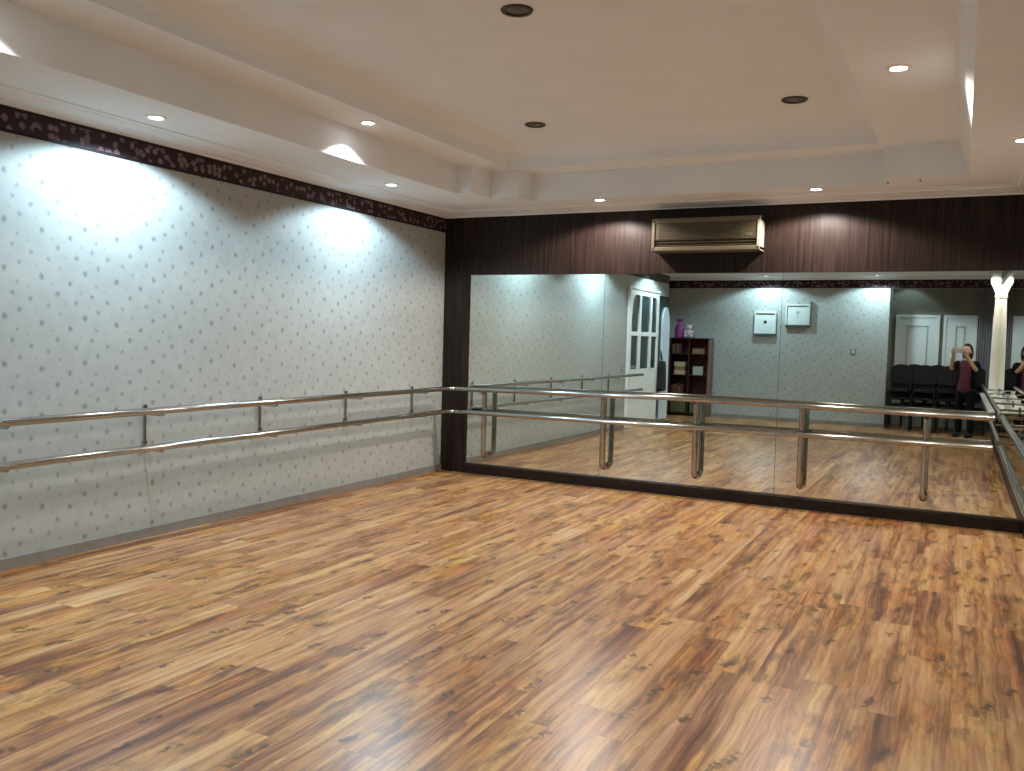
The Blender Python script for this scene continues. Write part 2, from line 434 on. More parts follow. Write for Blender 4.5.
for x in (.578, 1.902, 2.812, 3.752, 4.74):
    zu, zl = fz(0, x), fz(1, x)
    pts = rounded([(x, -G, zu - .018), (x, -GP, zu - .020), (x, -GP, .215), (x, -.001, .215)], .045, 6)
    p = MB().tube(loc(pts), .027, 14).build('post', M['steel'], t, True)
    MB().tube(loc([(x, -GP, zl), (x, -G, zl)]), .014, 12).build('rail_stub', M['steel'], p, True)
    MB().tube(loc([(x, -.012, .215), (x, 0, .215)]), .042, 18).build('flange', M['steel'], p, True)
for y in (-5.0, -3.91, -2.80, -1.70, -.62):
    k = (y + 6.1) / (6.1 - G); zu = .893 + (.902 - .893) * k; zl = .645 + (.664 - .645) * k
    m = MB(); m.tube(loc([(.012, y, zl - .06), (.012, y, zu + .03)]), .010, 10)
    b = m.build('wall_bracket', M['steel'], t, True)
    for z in (zu, zl):
        MB().tube(loc(rounded([(.012, y, z - .035), (G, y, z - .035), (G, y, z)], .03, 5)), .008, 10).build('arm', M['steel'], b, True)
        MB().tube(loc([(.001, y, z + .012), (.02, y, z + .012)]), .016, 12).build('wall_button', M['steel'], b, True)
t = thing('ballet_barre', 'double steel barre along the right side mirror, running off the picture edge', 'ballet barre', (W - .2, -.2, 0))
def locr(pts): return [Vector(p) - Vector((W - .2, -.2, 0)) for p in pts]
for z in (.922, .686):
    MB().tube(locr([(W - GR, -.20, z), (W - GR, -7.1, z)]), RR, 14).build('rail', M['steel'], t, True)
    MB().ball(locr([(W - GR, -.20, z)])[0], .030, .030, .030).build('end_cap', M['steel'], t, True)
for y in (-.62, -1.7, -2.9, -4.1, -5.3, -6.6):
    for z in (.922, .686):
        p = MB().tube(locr(rounded([(W - .001, y, z - .04), (W - GR, y, z - .04), (W - GR, y, z)], .035, 5)), .011, 10).build('bracket', M['steel'], t, True)
        MB().tube(locr([(W - .012, y, z - .04), (W, y, z - .04)]), .034, 18).build('flange', M['steel'], p, True)

# ------------------------------------------------------------------ ceiling lights
LG = 'lit recessed downlights'
def downlight_proto(label, loc):
    t = thing('downlight', label, 'ceiling light', loc, 0, LG)
    MB().lathe([(.043, -.002), (.047, -.009), (.062, -.006), (.066, 0), (.040, .0)], seg=28).build('trim_ring', M['ring'], t, True)
    MB().lathe([(.0001, -.004), (.025, -.0045), (.043, -.002), (.042, .0)], seg=28).build('lens', M['lens'], t, True)
    return t
def spot(loc, w, col=(.86, .95, 1.0), size=150, blend=.25, tilt=None):
    l = bpy.data.lights.new('downlight_beam', 'SPOT'); l.energy = w; l.color = col
    l.spot_size = math.radians(size); l.spot_blend = blend; l.shadow_soft_size = .035
    o = bpy.data.objects.new('downlight_beam', l); C.objects.link(o); o.location = (loc[0], loc[1], loc[2] - .022)
    if tilt: o.rotation_euler = tilt
    return o
COOL = (.62, .86, 1.0); NEUT = (1.0, .95, .90); WARM = (1.0, .87, .74)
lights = [  # x, y, z, watts, colour, label
    (.46, -4.22, Z1, 100, COOL, 'lit downlight in the left soffit over the larger bright patch, near the left picture edge'),
    (.49, -1.74, Z1, 74, COOL, 'lit downlight in the left soffit nearest the front corner'),
    (.46, -6.85, Z1, 62, COOL, 'lit downlight in the left soffit above the arched door'),
    (1.00, -2.78, Z2, 36, NEUT, 'lit downlight in the upper ceiling step on the left, above the crescent of light'),
    (1.00, -5.60, Z2, 36, NEUT, 'lit downlight in the upper ceiling step on the left, behind the crescent one'),
    (1.92, -.45, Z1, 85, (1.0, .89, .80), 'lit downlight in the front soffit left of the air conditioner'),
    (3.83, -.46, Z1, 85, (1.0, .89, .80), 'lit downlight in the front soffit right of the air conditioner'),
    (4.575, -2.77, Z2, 36, WARM, 'lit downlight in the upper ceiling step on the right, biggest in the picture'),
    (4.575, -5.20, Z2, 36, WARM, 'lit downlight in the upper ceiling step on the right, above the photographer side'),
    (5.24, -1.86, Z1, 26, NEUT, 'lit downlight in the right soffit at the right picture edge'),
    (5.16, -7.72, Z1, 34, NEUT, 'lit downlight in the right soffit beside the photographer'),
    (1.63, -8.88, Z1, 62, COOL, 'lit downlight over the two framed prints on the back wall'),
    (3.58, -8.88, Z1, 62, COOL, 'lit downlight at the alcove end of the back wall'),
    (4.05, -9.85, 2.93, 10, COOL, 'lit downlight inside the alcove over the black chairs'),
]
d0 = None
for (x, y, z, w, c, lb) in lights:
    if d0 is None: d0 = downlight_proto(lb, (x, y, z))
    else: dup(d0, (x, y, z), None, lb)
    spot((x, y, z), w, c, 114 if (z == Z2 and x < 2) else 100 if z > 2.9 and y < -9 else 150)
# unlit fittings in the middle of the ceiling
def dead(label, loc, r):
    t = thing('unlit_downlight', label, 'ceiling light', loc, 0, 'unlit ceiling fittings')
    MB().lathe([(r * .70, .0), (r * .74, -.010), (r * .93, -.010), (r, 0)], seg=28).build('trim_ring', M['darkmetal'], t, True)
    MB().lathe([(.0001, -.0015), (r * .4, -.002), (r * .72, -.001)], seg=28).build('reflector', M['deadbulb'], t, True)
    MB().lathe([(.0001, -.016), (r * .22, -.013), (r * .32, -.002)], seg=20).build('bulb', M['greymetal'], t, True)
    return t
dead('dark unlit ceiling fitting left of centre, nearest the stepped corner', (1.80, -1.62, Z3), .088)
dead('dark unlit ceiling fitting right of centre, left of the biggest lit downlight', (3.83, -1.64, Z3), .092)
dead('dark unlit ceiling fitting at the top edge of the picture', (2.78, -3.90, Z3), .088)
for i, (x, y, lb) in enumerate(((4.39, -.66, 'tiny ceiling hook above the right part of the header, left one'), (4.62, -.68, 'tiny ceiling hook above the right part of the header, right one'))):
    m = MB(); m.tube(rounded([(x, y, Z1), (x, y, Z1 - .010), (x + .008, y, Z1 - .016), (x, y, Z1 - .023), (x - .007, y, Z1 - .018)], .003, 3), .003, 8)
    tag(m.build('ceiling_hook', M['darkmetal'], None, True), lb, 'hook')

# ------------------------------------------------------------------ air conditioner
AX0, AX1, AZ0, AZ1, AD = 2.36, 3.345, 2.285, 2.585, .215
t = thing('air_conditioner', 'old cream wall air conditioner on the dark header above the mirror', 'air conditioner', ((AX0 + AX1) / 2, -.02, AZ0))
w2 = (AX1 - AX0) / 2; h = AZ1 - AZ0
# casing as a shell: back, top, bottom, two ends, so the front panel sits in it
m = MB()
m.box(-w2, w2, -.03, 0, 0, h); m.box(-w2, w2, -AD, -.02, h - .045, h, .008); m.box(-w2, w2, -AD, -.02, 0, .04, .008)
m.build('casing', M['acshade'], t)
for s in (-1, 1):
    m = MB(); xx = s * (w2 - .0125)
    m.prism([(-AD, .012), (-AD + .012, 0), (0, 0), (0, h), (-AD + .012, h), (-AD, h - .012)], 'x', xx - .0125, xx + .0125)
    m.build('end_panel', M['aclit' if s > 0 else 'acshade'], t)
m = MB(); m.box(-w2 + .025, w2 - .025, -AD + .006, -.05, .10, h - .046, .003)
for k in range(6):
    zz = .115 + k * .022; m.box(-w2 + .06, w2 - .16, -AD + .001, -AD + .008, zz, zz + .006)
fp = m.build('front_panel', M['acpanel'], t)
m = MB(); m.box(w2 - .13, w2 - .07, -AD + .003, -AD + .009, .125, .15, .002); m.build('display', M['acdark'], fp)
m = MB(); m.box(-w2 + .025, w2 - .025, -AD + .035, -.05, .041, .099); m.build('outlet', M['acdark'], t)
for zz in (.055, .082):
    m = MB(); m.rbox(Matrix.Translation((0, -AD + .022, zz)) @ Matrix.Rotation(.5, 4, 'X'), 2 * w2 - .06, .03, .005, .001)
    m.build('louver', M['acpanel'], t)

# ------------------------------------------------------------------ behind the camera, seen in the mirror: arched door on the left wall
def arch(y0, y1, z0, zs, zt, lo=True, hi=True, n=10):
    """outline in (y,z): flat bottom, top corners rounded from height zs to zt"""
    r = (zt - zs); pts = [(y0, z0), (y1, z0)]
    if hi:
        for k in range(n + 1):
            a = k / n * PI / 2; pts.append((y1 - r * .5 + r * .5 * math.cos(a), zs + r * math.sin(a)))
    else: pts.append((y1, zt))
    if lo:
        for k in range(n + 1):
            a = PI / 2 + k / n * PI / 2; pts.append((y0 + r * .5 + r * .5 * math.cos(a), zs + r * math.sin(a)))
    else: pts.append((y0, zt))
    return pts
t = bpy.data.objects.new('door_1', None); C.objects.link(t); t.location = (0, -6.65, 0); struct(t, 'white door with arched glazing in the left wall')
DY = 6.65
def ly(y): return y + DY
dy0, dy1 = -7.44, -5.86
m = MB(); m.box(0, .03, ly(dy0), ly(dy1), 0, .98); m.box(0, .03, ly(dy0), ly(dy1), 2.24, 2.33); 
m.box(0, .03, ly(dy0), ly(dy0) + .10, .98, 2.24); m.box(0, .03, ly(dy1) - .10, ly(dy1), .98, 2.24)
m.build('leaf', M['white'], t)
m = MB(); m.box(0, .012, ly(dy0) + .10, ly(dy1) - .10, .98, 2.24); m.build('pane', M['glass'], t)
m = MB()
yy = [dy0 + .10, -6.98, -6.42, dy1 - .10]
for y in (-6.96, -6.38): m.box(.006, .039, ly(y) - .05, ly(y) + .05, .98, 2.24, .004)
m.box(.010, .036, ly(dy0) + .1, ly(dy1) - .1, 1.545, 1.615, .004)
# spandrels that round off the two upper corners
def spandrel(yc, s):
    r = .34; pts = [(ly(yc), 2.245)]
    for k in range(9):
        a = k / 8 * PI / 2; pts.append((ly(yc) + s * r * .5 * (1 - math.sin(a)), 2.245 - r * (1 - math.cos(a))))
    return pts
m.prism(spandrel(dy1 - .10, -1), 'x', .010, .036); m.prism(spandrel(dy0 + .10, 1), 'x', .010, .036)
m.build('glazing_bar', M['white'], t)
for y0, y1 in ((-7.30, -6.72), (-6.58, -6.0)):
    m = MB(); m.box(.03, .036, ly(y0), ly(y1), .12, .86, .004); m.build('lower_panel', M['white'], t)
m = MB(); m.tube([(.03, ly(-5.95), 1.02), (.08, ly(-5.95), 1.02), (.08, ly(-6.07), 1.02)], .010, 10); m.build('door_handle', M['steel'], t, True)
m = MB(); m.box(0, .05, ly(dy0) - .0, ly(dy1) + .05, 2.33, 2.37, .004); m.box(0, .05, ly(dy1), ly(dy1) + .05, 0, 2.33, .004); m.build('door_frame', M['white'], t)
t = bpy.data.objects.new('door_2', None); C.objects.link(t); t.location = (0, -7.75, 0); struct(t, 'narrow white arched side leaf beside the glazed door')
m = MB(); m.box(0, .010, -8.08 + 7.75, dy0 - .001 + 7.75, 0, 2.30); m.build('pane', M['glass'], t)  # dark sheet stands in for the darkness of the open gap
m = MB(); m.prism([(y + 7.75, z) for y, z in arch(-8.09, -7.66, .02, 1.70, 2.10)], 'x', .010, .04); m.build('leaf', M['bluewhite'], t)
# black bag hanging on the gap between the leaves
t = thing('shoulder_bag', 'long black bag hanging beside the arched glazed door', 'bag', (.041, -7.55, .55))
m = MB(); m.prism([(-.15, .05), (-.10, 0), (.10, 0), (.15, .05), (.11, .45), (.06, .55), (-.06, .55), (-.11, .45)], 'x', 0, .09); m.build('bag_body', M['blackcloth'], t, False)
m = MB(); m.tube(rounded([(.04, -.05, .54), (.015, 0, .73), (.04, .05, .54)], .03, 5), .010, 8); m.build('strap', M['blackcloth'], t, True)
t = thing('bag_hook', 'small steel hook carrying the black bag by the arched door', 'hook', (.0, -7.55, 1.27))
MB().tube(rounded([(.011, 0, .02), (.05, 0, .0), (.055, 0, .03)], .01, 4), .006, 8).build('hook_rod', M['steel'], t, True)
MB().box(.0105, .016, -.015, .015, -.01, .05, .002).build('back_plate', M['steel'], t)
# switches
def switch(label, loc, rz):
    t = thing('light_switch', label, 'light switch', loc, rz)
    MB().box(-.045, .045, -.009, 0, -.045, .045, .003).build('plate', M['plate'], t)
    MB().box(-.018, .018, -.014, -.008, -.026, .026, .002).build('rocker', M['framelight'], t)
switch('grey light switch on the left wall beside the arched door', (0, -5.64, 1.00), PI / 2)
switch('grey wall switch right of the framed prints on the back wall', (3.19, YB, 1.37), PI)

# framed prints
def print_frame(label, x0, x1, z0, z1, mark):
    cx = (x0 + x1) / 2; w = x1 - x0; hh = z1 - z0; D = .05
    t = thing('framed_print', label, 'picture', (cx, YB, z0))
    m = MB(); f = .028
    m.box(-w / 2, -w / 2 + f, 0, D, 0, hh, .003); m.box(w / 2 - f, w / 2, 0, D, 0, hh, .003); m.box(-w / 2 + f, w / 2 - f, 0, D, hh - f, hh, .003)
    m.build('frame', M['framelight'], t)
    m = MB(); m.box(-w / 2, w / 2, 0, D + .004, -.03, .012, .003); m.build('bottom_shade', M['frameshade'], t)  # dark strip carries the shade of the downward edge
    if mark == 'rose':
        m = MB(); m.box(w / 2, w / 2 + .022, 0, D + .004, -.03, hh + .05, .003); m.build('side_shade', M['frameshade'], t)  # dark strip carries the shade of the right edge
    m = MB(); m.box(-w / 2 + f, w / 2 - f, .005, .03, .012, hh - f); pr = m.build('print', M['canvas'], t)
    m = MB()
    if mark == 'disc':
        m.tube([(0, .0295, hh * .54), (0, .0315, hh * .54)], .034, 20); m.build('motif', M['ink'], pr)
    else:
        m.tube([(0, .0295, hh * .60), (0, .0315, hh * .60)], .030, 18); m.box(-.006, .006, .0295, .0315, hh * .3, hh * .55)
        m.build('motif', M['greyink'], pr)
print_frame('pale framed print with a dark dot on the back wall, left of the pair', 1.37, 1.78, 1.66, 2.09, 'disc')
print_frame('pale framed print with a faint grey figure, upper right of the pair', 1.95, 2.40, 1.84, 2.24, 'rose')

# bookshelf
BX0, BX1, BY0, BY1, BH = -.22, .58, YB + .015, YB + .31, 1.55
t = thing('bookshelf', 'dark mahogany open bookshelf in the back left corner', 'bookshelf', ((BX0 + BX1) / 2, YB + .16, 0))
w2 = (BX1 - BX0) / 2; d0_, d1_ = BY0 - (YB + .16), BY1 - (YB + .16)
MB().box(-w2, w2, d0_, d0_ + .012, .05, BH - .02).build('back_panel', M['shelfwood'], t)
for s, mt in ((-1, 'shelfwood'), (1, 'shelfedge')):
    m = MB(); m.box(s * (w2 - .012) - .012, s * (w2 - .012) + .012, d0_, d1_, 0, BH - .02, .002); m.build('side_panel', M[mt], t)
MB().box(-w2 - .01, w2 + .01, d0_, d1_ + .01, BH - .02, BH, .003).build('top', M['shelfwood'], t)
MB().box(-.012, .012, d0_ + .012, d1_ - .002, .05, BH - .02).build('divider', M['shelfwood'], t)
SHZ = [.05, .36, .80, 1.22]
for z in SHZ:
    MB().box(-w2 + .024, w2 - .024, d0_ + .012, d1_ - .004, z, z + .018).build('shelf', M['shelfwood'], t)
sx0 = (BX0 + BX1) / 2; fy = YB + .16
def item(name, label, cat, mat, x0, x1, z0, z1, dep=.18, group=None, bev=.006):
    o = MB().box(-(x1 - x0) / 2, (x1 - x0) / 2, -dep / 2, dep / 2, 0, z1 - z0, bev).build(name, M[mat])
    o.location = ((x0 + x1) / 2, fy + .03, z0); return tag(o, label, cat, group)
zz = SHZ[2] + .019
item('folded_cloth', 'cream folded cloth at the bottom of the pile in the bookshelf, left bay', 'cloth', 'cream', -.12, .10, zz, zz + .09)
item('folded_cloth', 'tan folded cloth in the middle of the bookshelf pile, left bay', 'cloth', 'tan', -.11, .09, zz + .0905, zz + .16)
item('folded_cloth', 'cream folded cloth on top of the bookshelf pile, left bay', 'cloth', 'cream', -.12, .10, zz + .1605, zz + .25)
item('carton', 'grey white carton in the bookshelf right bay', 'box', 'greybox', .26, .46, zz, zz + .17)
zz = SHZ[3] + .019
item('folded_cloth', 'tan folded cloth on the highest shelf of the bookshelf, right bay', 'cloth', 'tan', .24, .48, zz, zz + .10)
for k in range(4):
    item('book', ['olive book at the left end of the highest bookshelf row', 'maroon book second in the highest bookshelf row', 'olive book third in the highest bookshelf row', 'maroon book at the right end of the highest bookshelf row'][k],
         'book', ['olive', 'redbook', 'olive', 'redbook'][k], -.17 + k * .045, -.13 + k * .045, zz, zz + .18 + .02 * (k % 2), .17, 'books on the highest shelf', .003)
zz = SHZ[1] + .019
for k in range(5):
    item('book', ['maroon book at the left end of the lower bookshelf row', 'olive book second in the lower bookshelf row', 'maroon book third in the lower bookshelf row', 'olive book fourth in the lower bookshelf row', 'maroon book at the right end of the lower bookshelf row'][k],
         'book', ['redbook', 'olive'][k % 2], -.17 + k * .05, -.125 + k * .05, zz, zz + .22 + .02 * (k % 3), .18, 'books on the lower shelf', .003)
zz = SHZ[0] + .019
item('storage_box', 'olive storage box at the bottom of the bookshelf, left bay', 'box', 'olive', -.17, .14, zz, zz + .24, .2)
item('storage_box', 'olive storage box at the bottom of the bookshelf, right bay', 'box', 'olive', .22, .52, zz, zz + .22, .2)
t = thing('gift_bag', 'purple drawstring bag standing on the bookshelf top', 'bag', (-.07, fy, BH))
m = MB(); m.lathe([(.0001, 0), (.09, 0), (.10, .05), (.095, .18), (.06, .26), (.035, .29), (.06, .35), (.07, .375)], seg=16); m.build('sack', M['purple'], t, True)
m = MB(); m.lathe([(.036, .282), (.042, .29), (.036, .298)], seg=16); m.build('drawstring', M['pinkwhite'], t, True)
t = thing('plush_toy', 'pale pink plush toy sitting on the bookshelf top beside the purple bag', 'toy', (.125, fy, BH))
MB().ball((0, 0, .085), .075, .07, .085).build('torso', M['pinkwhite'], t, True)
hd = MB().ball((0, .015, .205), .06, .055, .055).build('head', M['pinkwhite'], t, True)
for s in (-1, 1):
    MB().ball((s * .042, .01, .252), .02, .012, .024).build('ear', M['pinkwhite'], hd, True)
    MB().ball((s * .06, .06, .035), .03, .05, .03).build('foot', M['pinkwhite'], t, True)
    MB().ball((s * .075, .035, .11), .022, .03, .045).build('arm', M['pinkwhite'], t, True)

# alcove: two white panelled doors
def panel_door(idx, x0, x1, lb):
    t = bpy.data.objects.new('door_%d' % idx, None); C.objects.link(t); t.location = ((x0 + x1) / 2, YR, 0); struct(t, lb)
    w = (x1 - x0) / 2; H = 2.10
    MB().box(-w + .05, w - .05, .0045, .035, 0, H - .05).build('leaf', M['white'], t)
    m = MB(); m.box(-w, -w + .05, .0045, .05, 0, H, .004); m.box(w - .05, w, .0045, .05, 0, H, .004); m.box(-w + .05, w - .05, .0045, .05, H - .05, H, .004); m.build('door_frame', M['white'], t)
    for z0, z1 in ((.15, .85), (1.0, 1.90)):
        m = MB(); xx = w - .20
        m.box(-xx, -xx + .02, .035, .048, z0, z1, .003); m.box(xx - .02, xx, .035, .048, z0, z1, .003)
        m.box(-xx + .02, xx - .02, .035, .048, z0, z0 + .02, .003); m.box(-xx + .02, xx - .02, .035, .048, z1 - .02, z1, .003)
        m.build('panel_moulding', M['groove'], t)
    m = MB(); m.tube([(w - .10, .035, .97), (w - .10, .075, .97)], .012, 10); m.ball((w - .10, .085, .97), .024, .02, .024, 12, 8); m.build('knob', M['steel'], t, True)
panel_door(3, 3.84, 4.60, 'white panelled door in the alcove, nearer the wallpapered wall')
panel_door(4, 4.66, 5.22, 'white panelled door in the alcove, behind the photographer')
# curtain at the right end of the alcove
m = MB(); pts = []
n = 24
for k in range(n + 1):
    xx = 5.24 + (W - .005 - 5.24) * k / n; pts.append((xx, YR + .10 + .022 * math.sin(k * 1.6)))
poly = pts + [(x, y - .012) for x, y in reversed(pts)]
m.prism(poly, 'z', .02, 2.60); tag(m.build('curtain', M['curtain'], None, True), 'narrow grey lilac curtain hanging in the alcove behind the photographer', 'curtain')

# stacked black chairs
def chair_proto(label, loc, rz):
    t = thing('stacking_chair', label, 'chair', loc, rz, 'stacked black chairs')
    MB().box(-.148, .148, -.17, .22, .42, .47, .018).build('seat', M['black'], t, True)
    m = MB(); n = 14
    outline = [(-.172, .56), (-.180, .76)]
    for k in range(n + 1):
        a = PI - k / n * PI; outline.append((.180 * math.cos(a), .80 + .105 * math.sin(a)))
    outline += [(.172, .56)]
    A = [m.bm.verts.new((x, -.185 - (z - .5) * .16, z)) for x, z in outline]; B = [m.bm.verts.new((x, -.222 - (z - .5) * .16, z)) for x, z in outline]
    k = len(A)
    for i in range(k): m.bm.faces.new((A[i], A[(i + 1) % k], B[(i + 1) % k], B[i]))
    m.bm.faces.new(A); m.bm.faces.new(B[::-1])
    m.build('backrest', M['black'], t)
    for s in (-1, 1):
        MB().tube([(s * .179, .19, .44), (s * .179, .24, 0)], .0095, 8).build('leg', M['blackmetal'], t, True)
        MB().tube([(s * .179, -.16, .44), (s * .179, -.18, 0)], .0095, 8).build('leg', M['blackmetal'], t, True)
        MB().tube(rounded([(s * .160, .19, .435), (s * .160, -.185, .445), (s * .160, -.250, .80)], .04, 4), .009, 8).build('side_frame', M['blackmetal'], t, True)
    MB().tube([(-.179, .206, .30), (.179, .206, .30)], .0085, 8).build('stretcher', M['blackmetal'], t, True)
    return t
names = ['the stack nearest the wallpapered wall end', 'the second stack from the wallpapered wall end', 'the third stack from the wallpapered wall end', 'the stack by the right side mirrors']
lev = ['lowest', 'middle', 'topmost']
c0 = None
for i, x in enumerate((4.03, 4.42, 4.81, 5.195)):
    for k in range(3):
        lb = '%s black stacking chair in %s' % (lev[k], names[i])
        loc_ = (x, -9.06 + .034 * k, .135 * k)
        if c0 is None: c0 = chair_proto(lb, loc_, 0)
        else: dup(c0, loc_, 0, lb)

for i, x in enumerate((4.22, 4.61, 5.0)):
    for k in range(3):
        lb = '%s black stacking chair in the rear row by the alcove doors, %s stack' % (lev[k], ['wallpaper end', 'centre', 'curtain end'][i])
        dup(c0, (x, -9.66 + .034 * k, .135 * k), 0, lb)

# ledge with pale clutter along the right mirrors and the pilaster on it
t = thing('wall_ledge', 'long pale stone ledge under the side mirror beside the photographer', 'shelf', (W - .07, -5.5, 0))
MB().box(-.15, .068, -2.70, 1.9, .735, .765, .006).build('ledge_top', M['stone'], t)
for y in (-2.5, -1.4, -.3, .8, 1.7):
    m = MB(); m.prism([(-.06, .735), (.068, .735), (.068, .60), (.05, .60)], 'y', y - .012, y + .012); m.build('bracket', M['steel'], t)
lx = W - .10
def ledge_item(name, label, cat, y, build, mat, group=None):
    o = build(MB()).build(name, M[mat], None, False); o.location = (lx, y, .765); return tag(o, label, cat, group)
ledge_item('paper_stack', 'stack of white paper on the stone ledge, mirror corner end', 'paper', -3.95, lambda m: m.box(-.055, .055, -.15, .15, 0, .04, .002), 'whitebag')
ledge_item('paper_stack', 'taller stack of white paper on the stone ledge, middle', 'paper', -4.55, lambda m: m.box(-.055, .055, -.15, .15, 0, .09, .002), 'whitebag')
ledge_item('plastic_bag', 'crumpled white plastic bag on the stone ledge', 'bag', -5.1, lambda m: m.lathe([(.0001, 0), (.06, 0), (.066, .04), (.05, .10), (.02, .13), (.03, .17), (.0001, .16)], seg=11), 'whitebag')
ledge_item('tray', 'pale tray on the stone ledge nearest the photographer', 'tray', -6.5, lambda m: m.box(-.05, .05, -.2, .2, 0, .02, .004), 'stone')
t = thing('wall_column', 'white half round column with flared capital standing on the stone ledge', 'column', (W - .0, -8.0, .765))
MB().lathe([(.128, 0), (.128, .05), (.112, .07), (.106, .6), (.094, 1.2), (.082, 1.50), (.082, 1.54)], seg=20, a0=PI / 2, a1=3 * PI / 2).build('shaft', M['offwhite'], t, True)
MB().lathe([(.082, 1.54), (.098, 1.55), (.086, 1.57), (.088, 1.62), (.120, 1.70), (.150, 1.76), (.160, 1.80), (.160, 1.86), (.140, 1.88), (.145, 1.93)], seg=20, a0=PI / 2, a1=3 * PI / 2).build('capital', M['white'], t, True)

# ------------------------------------------------------------------ the photographer
YAW = 0.469464
fwd = Vector((-math.sin(YAW), math.cos(YAW), 0))
CAM = Vector((4.95457, -8.1201, 1.45))
rgt = Vector((math.cos(YAW), math.sin(YAW), 0)); SHF = .045
rp = CAM - fwd * .345 - rgt * SHF; rp.z = 0
per = thing('person', 'person with dark hair, maroon top and black trousers holding up a phone', 'person', rp, YAW)
def skin_mesh(verts, edges, radii, root=0, sub=2):
    me = bpy.data.meshes.new('tmp'); me.from_pydata(verts, edges, [])
    o = bpy.data.objects.new('tmp', me); C.objects.link(o)
    md = o.modifiers.new('s', 'SKIN'); md.use_smooth_shade = True; md.branch_smoothing = .6
    for i, r in enumerate(radii):
        d = me.skin_vertices[0].data[i]; d.radius = r if isinstance(r, tuple) else (r, r); d.use_root = (i == root)
    sb = o.modifiers.new('b', 'SUBSURF'); sb.levels = sub; sb.render_levels = sub
    bpy.context.view_layer.update()
    dg = bpy.context.evaluated_depsgraph_get()
    out = bpy.data.meshes.new_from_object(o.evaluated_get(dg))
    bpy.data.objects.remove(o); bpy.data.meshes.remove(me)
    return out
def mesh_obj(name, meshes, mat, parent):
    bm = bmesh.new()
    for me in meshes: bm.from_mesh(me)
    out = bpy.data.meshes.new(name); bm.to_mesh(out); bm.free()
    for p in out.polygons: p.use_smooth = True
    out.materials.clear(); out.materials.append(mat)
    o = bpy.data.objects.new(name, out); C.objects.link(o); o.parent = parent
    return o
# body: pelvis, spine, neck, head base; arms raised to the phone; legs
bv = [(0, 0, .82), (0, .0, .98), (0, -.01, 1.13), (0, -.015, 1.24), (0, -.01, 1.31), (0, .005, 1.36)]
br = [(.145, .10), (.118, .085), (.13, .092), (.115, .08), .048, .046]
be = [(0, 1), (1, 2), (2, 3), (3, 4), (4, 5)]
def add(v, r, p):
    bv.append(v); br.append(r); be.append((p, len(bv) - 1)); return len(bv) - 1
for s in (-1, 1):
    a = add((s * .155, -.01, 1.245), .050, 3); a = add((s * .20, .05, 1.12), .040, a)
    e = add((s * .20, .12, 1.145), .035, a); f = add((s * .155, .19, 1.26), .033, e); w = add((s * .105, .255, 1.375), .023, f)
    k = add((s * .09, 0, .74), (.082, .085), 0); k = add((s * .095, .01, .56), .066, k); k = add((s * .095, .015, .43), .050, k)
    k = add((s * .10, -.01, .27), .048, k); k = add((s * .10, -.02, .09), .034, k)
body_me = skin_mesh(bv, be, br, 0, 2)
# head with face
def head_mesh():
    bm = bmesh.new(); bmesh.ops.create_uvsphere(bm, u_segments=28, v_segments=20, radius=1)
    for v in bm.verts:
        x, y, z = v.co
        k = 1 - .30 * max(0, -z) ** 1.4
        X, Y, Z = x * .073 * k, y * .092, z * .112
        if z < 0: Y = y * .092 * (1 - .18 * (-z)) + .010 * (-z)
        if y > .75 and abs(x) < .22:
            Y += .020 * math.exp(-((z + .12) / .20) ** 2) * math.exp(-(x / .12) ** 2)
        Y -= .008 * math.exp(-((abs(x) - .42) / .16) ** 2 - ((z - .05) / .13) ** 2) * (1 if y > 0 else 0)
        if y > .6: Y += .006 * math.exp(-((z + .48) / .09) ** 2 - (x / .3) ** 2)
        v.co = (X, Y + .02, Z + 1.445)
    me = bpy.data.meshes.new('h'); bm.to_mesh(me); bm.free(); return me
ears = []
for s in (-1, 1):
    b_ = MB(); b_.ball((s * .074, .012, 1.44), .010, .020, .032, 10, 8)
    me = bpy.data.meshes.new('e'); b_.bm.to_mesh(me); b_.bm.free(); ears.append(me)
# hands: palm plus five chained fingers, closing on the ends of the phone
PH = Vector((0, .322, 1.45))
hands = []
for s in (-1, 1):
    w = Vector((s * .105, .255, 1.375)); pc = Vector((s * .100, .292, 1.435))
    verts = [(s * .125, .225, 1.33), tuple(w), tuple(w.lerp(pc, .5)), tuple(pc), tuple(pc + Vector((-s * .004, .012, .03)))]
    hands.append(skin_mesh(verts, [(0, 1), (1, 2), (2, 3), (3, 4)], [.025, .0225, (.025, .018), (.030, .015), (.026, .013)], 0, 2))
    for k in range(4):   # fingers wrap over the lens side of the phone, along the top and bottom edge
        zk = 1.478 - k * .018; ln = [.060, .068, .062, .048][k] * (.62 if s > 0 else 1)
        p0 = Vector((s * .100, .306, zk)); p1 = p0 + Vector((-s * .004, .026, .004)); p2 = p1 + Vector((-s * ln * .42, .008, .002)); p3 = p2 + Vector((-s * ln * .36, -.010, -.002))
        hands.append(skin_mesh([tuple(p0 - Vector((0, .012, 0))), tuple(p0), tuple(p1), tuple(p2), tuple(p3)], [(0, 1), (1, 2), (2, 3), (3, 4)], [.009, .009, .0085, .008, .0065], 0, 1))
    q0 = Vector((s * .098, .283, 1.425)); q1 = q0 + Vector((-s * .018, -.010, -.012)); q2 = q1 + Vector((-s * .022, .014, .004)); q3 = q2 + Vector((-s * .016, .006, .006))
    hands.append(skin_mesh([tuple(q0), tuple(q1), tuple(q2), tuple(q3)], [(0, 1), (1, 2), (2, 3)], [.011, .0105, .0095, .0075], 0, 1))
body = mesh_obj('body', [body_me, head_mesh()] + ears + hands, M['skin'], per)
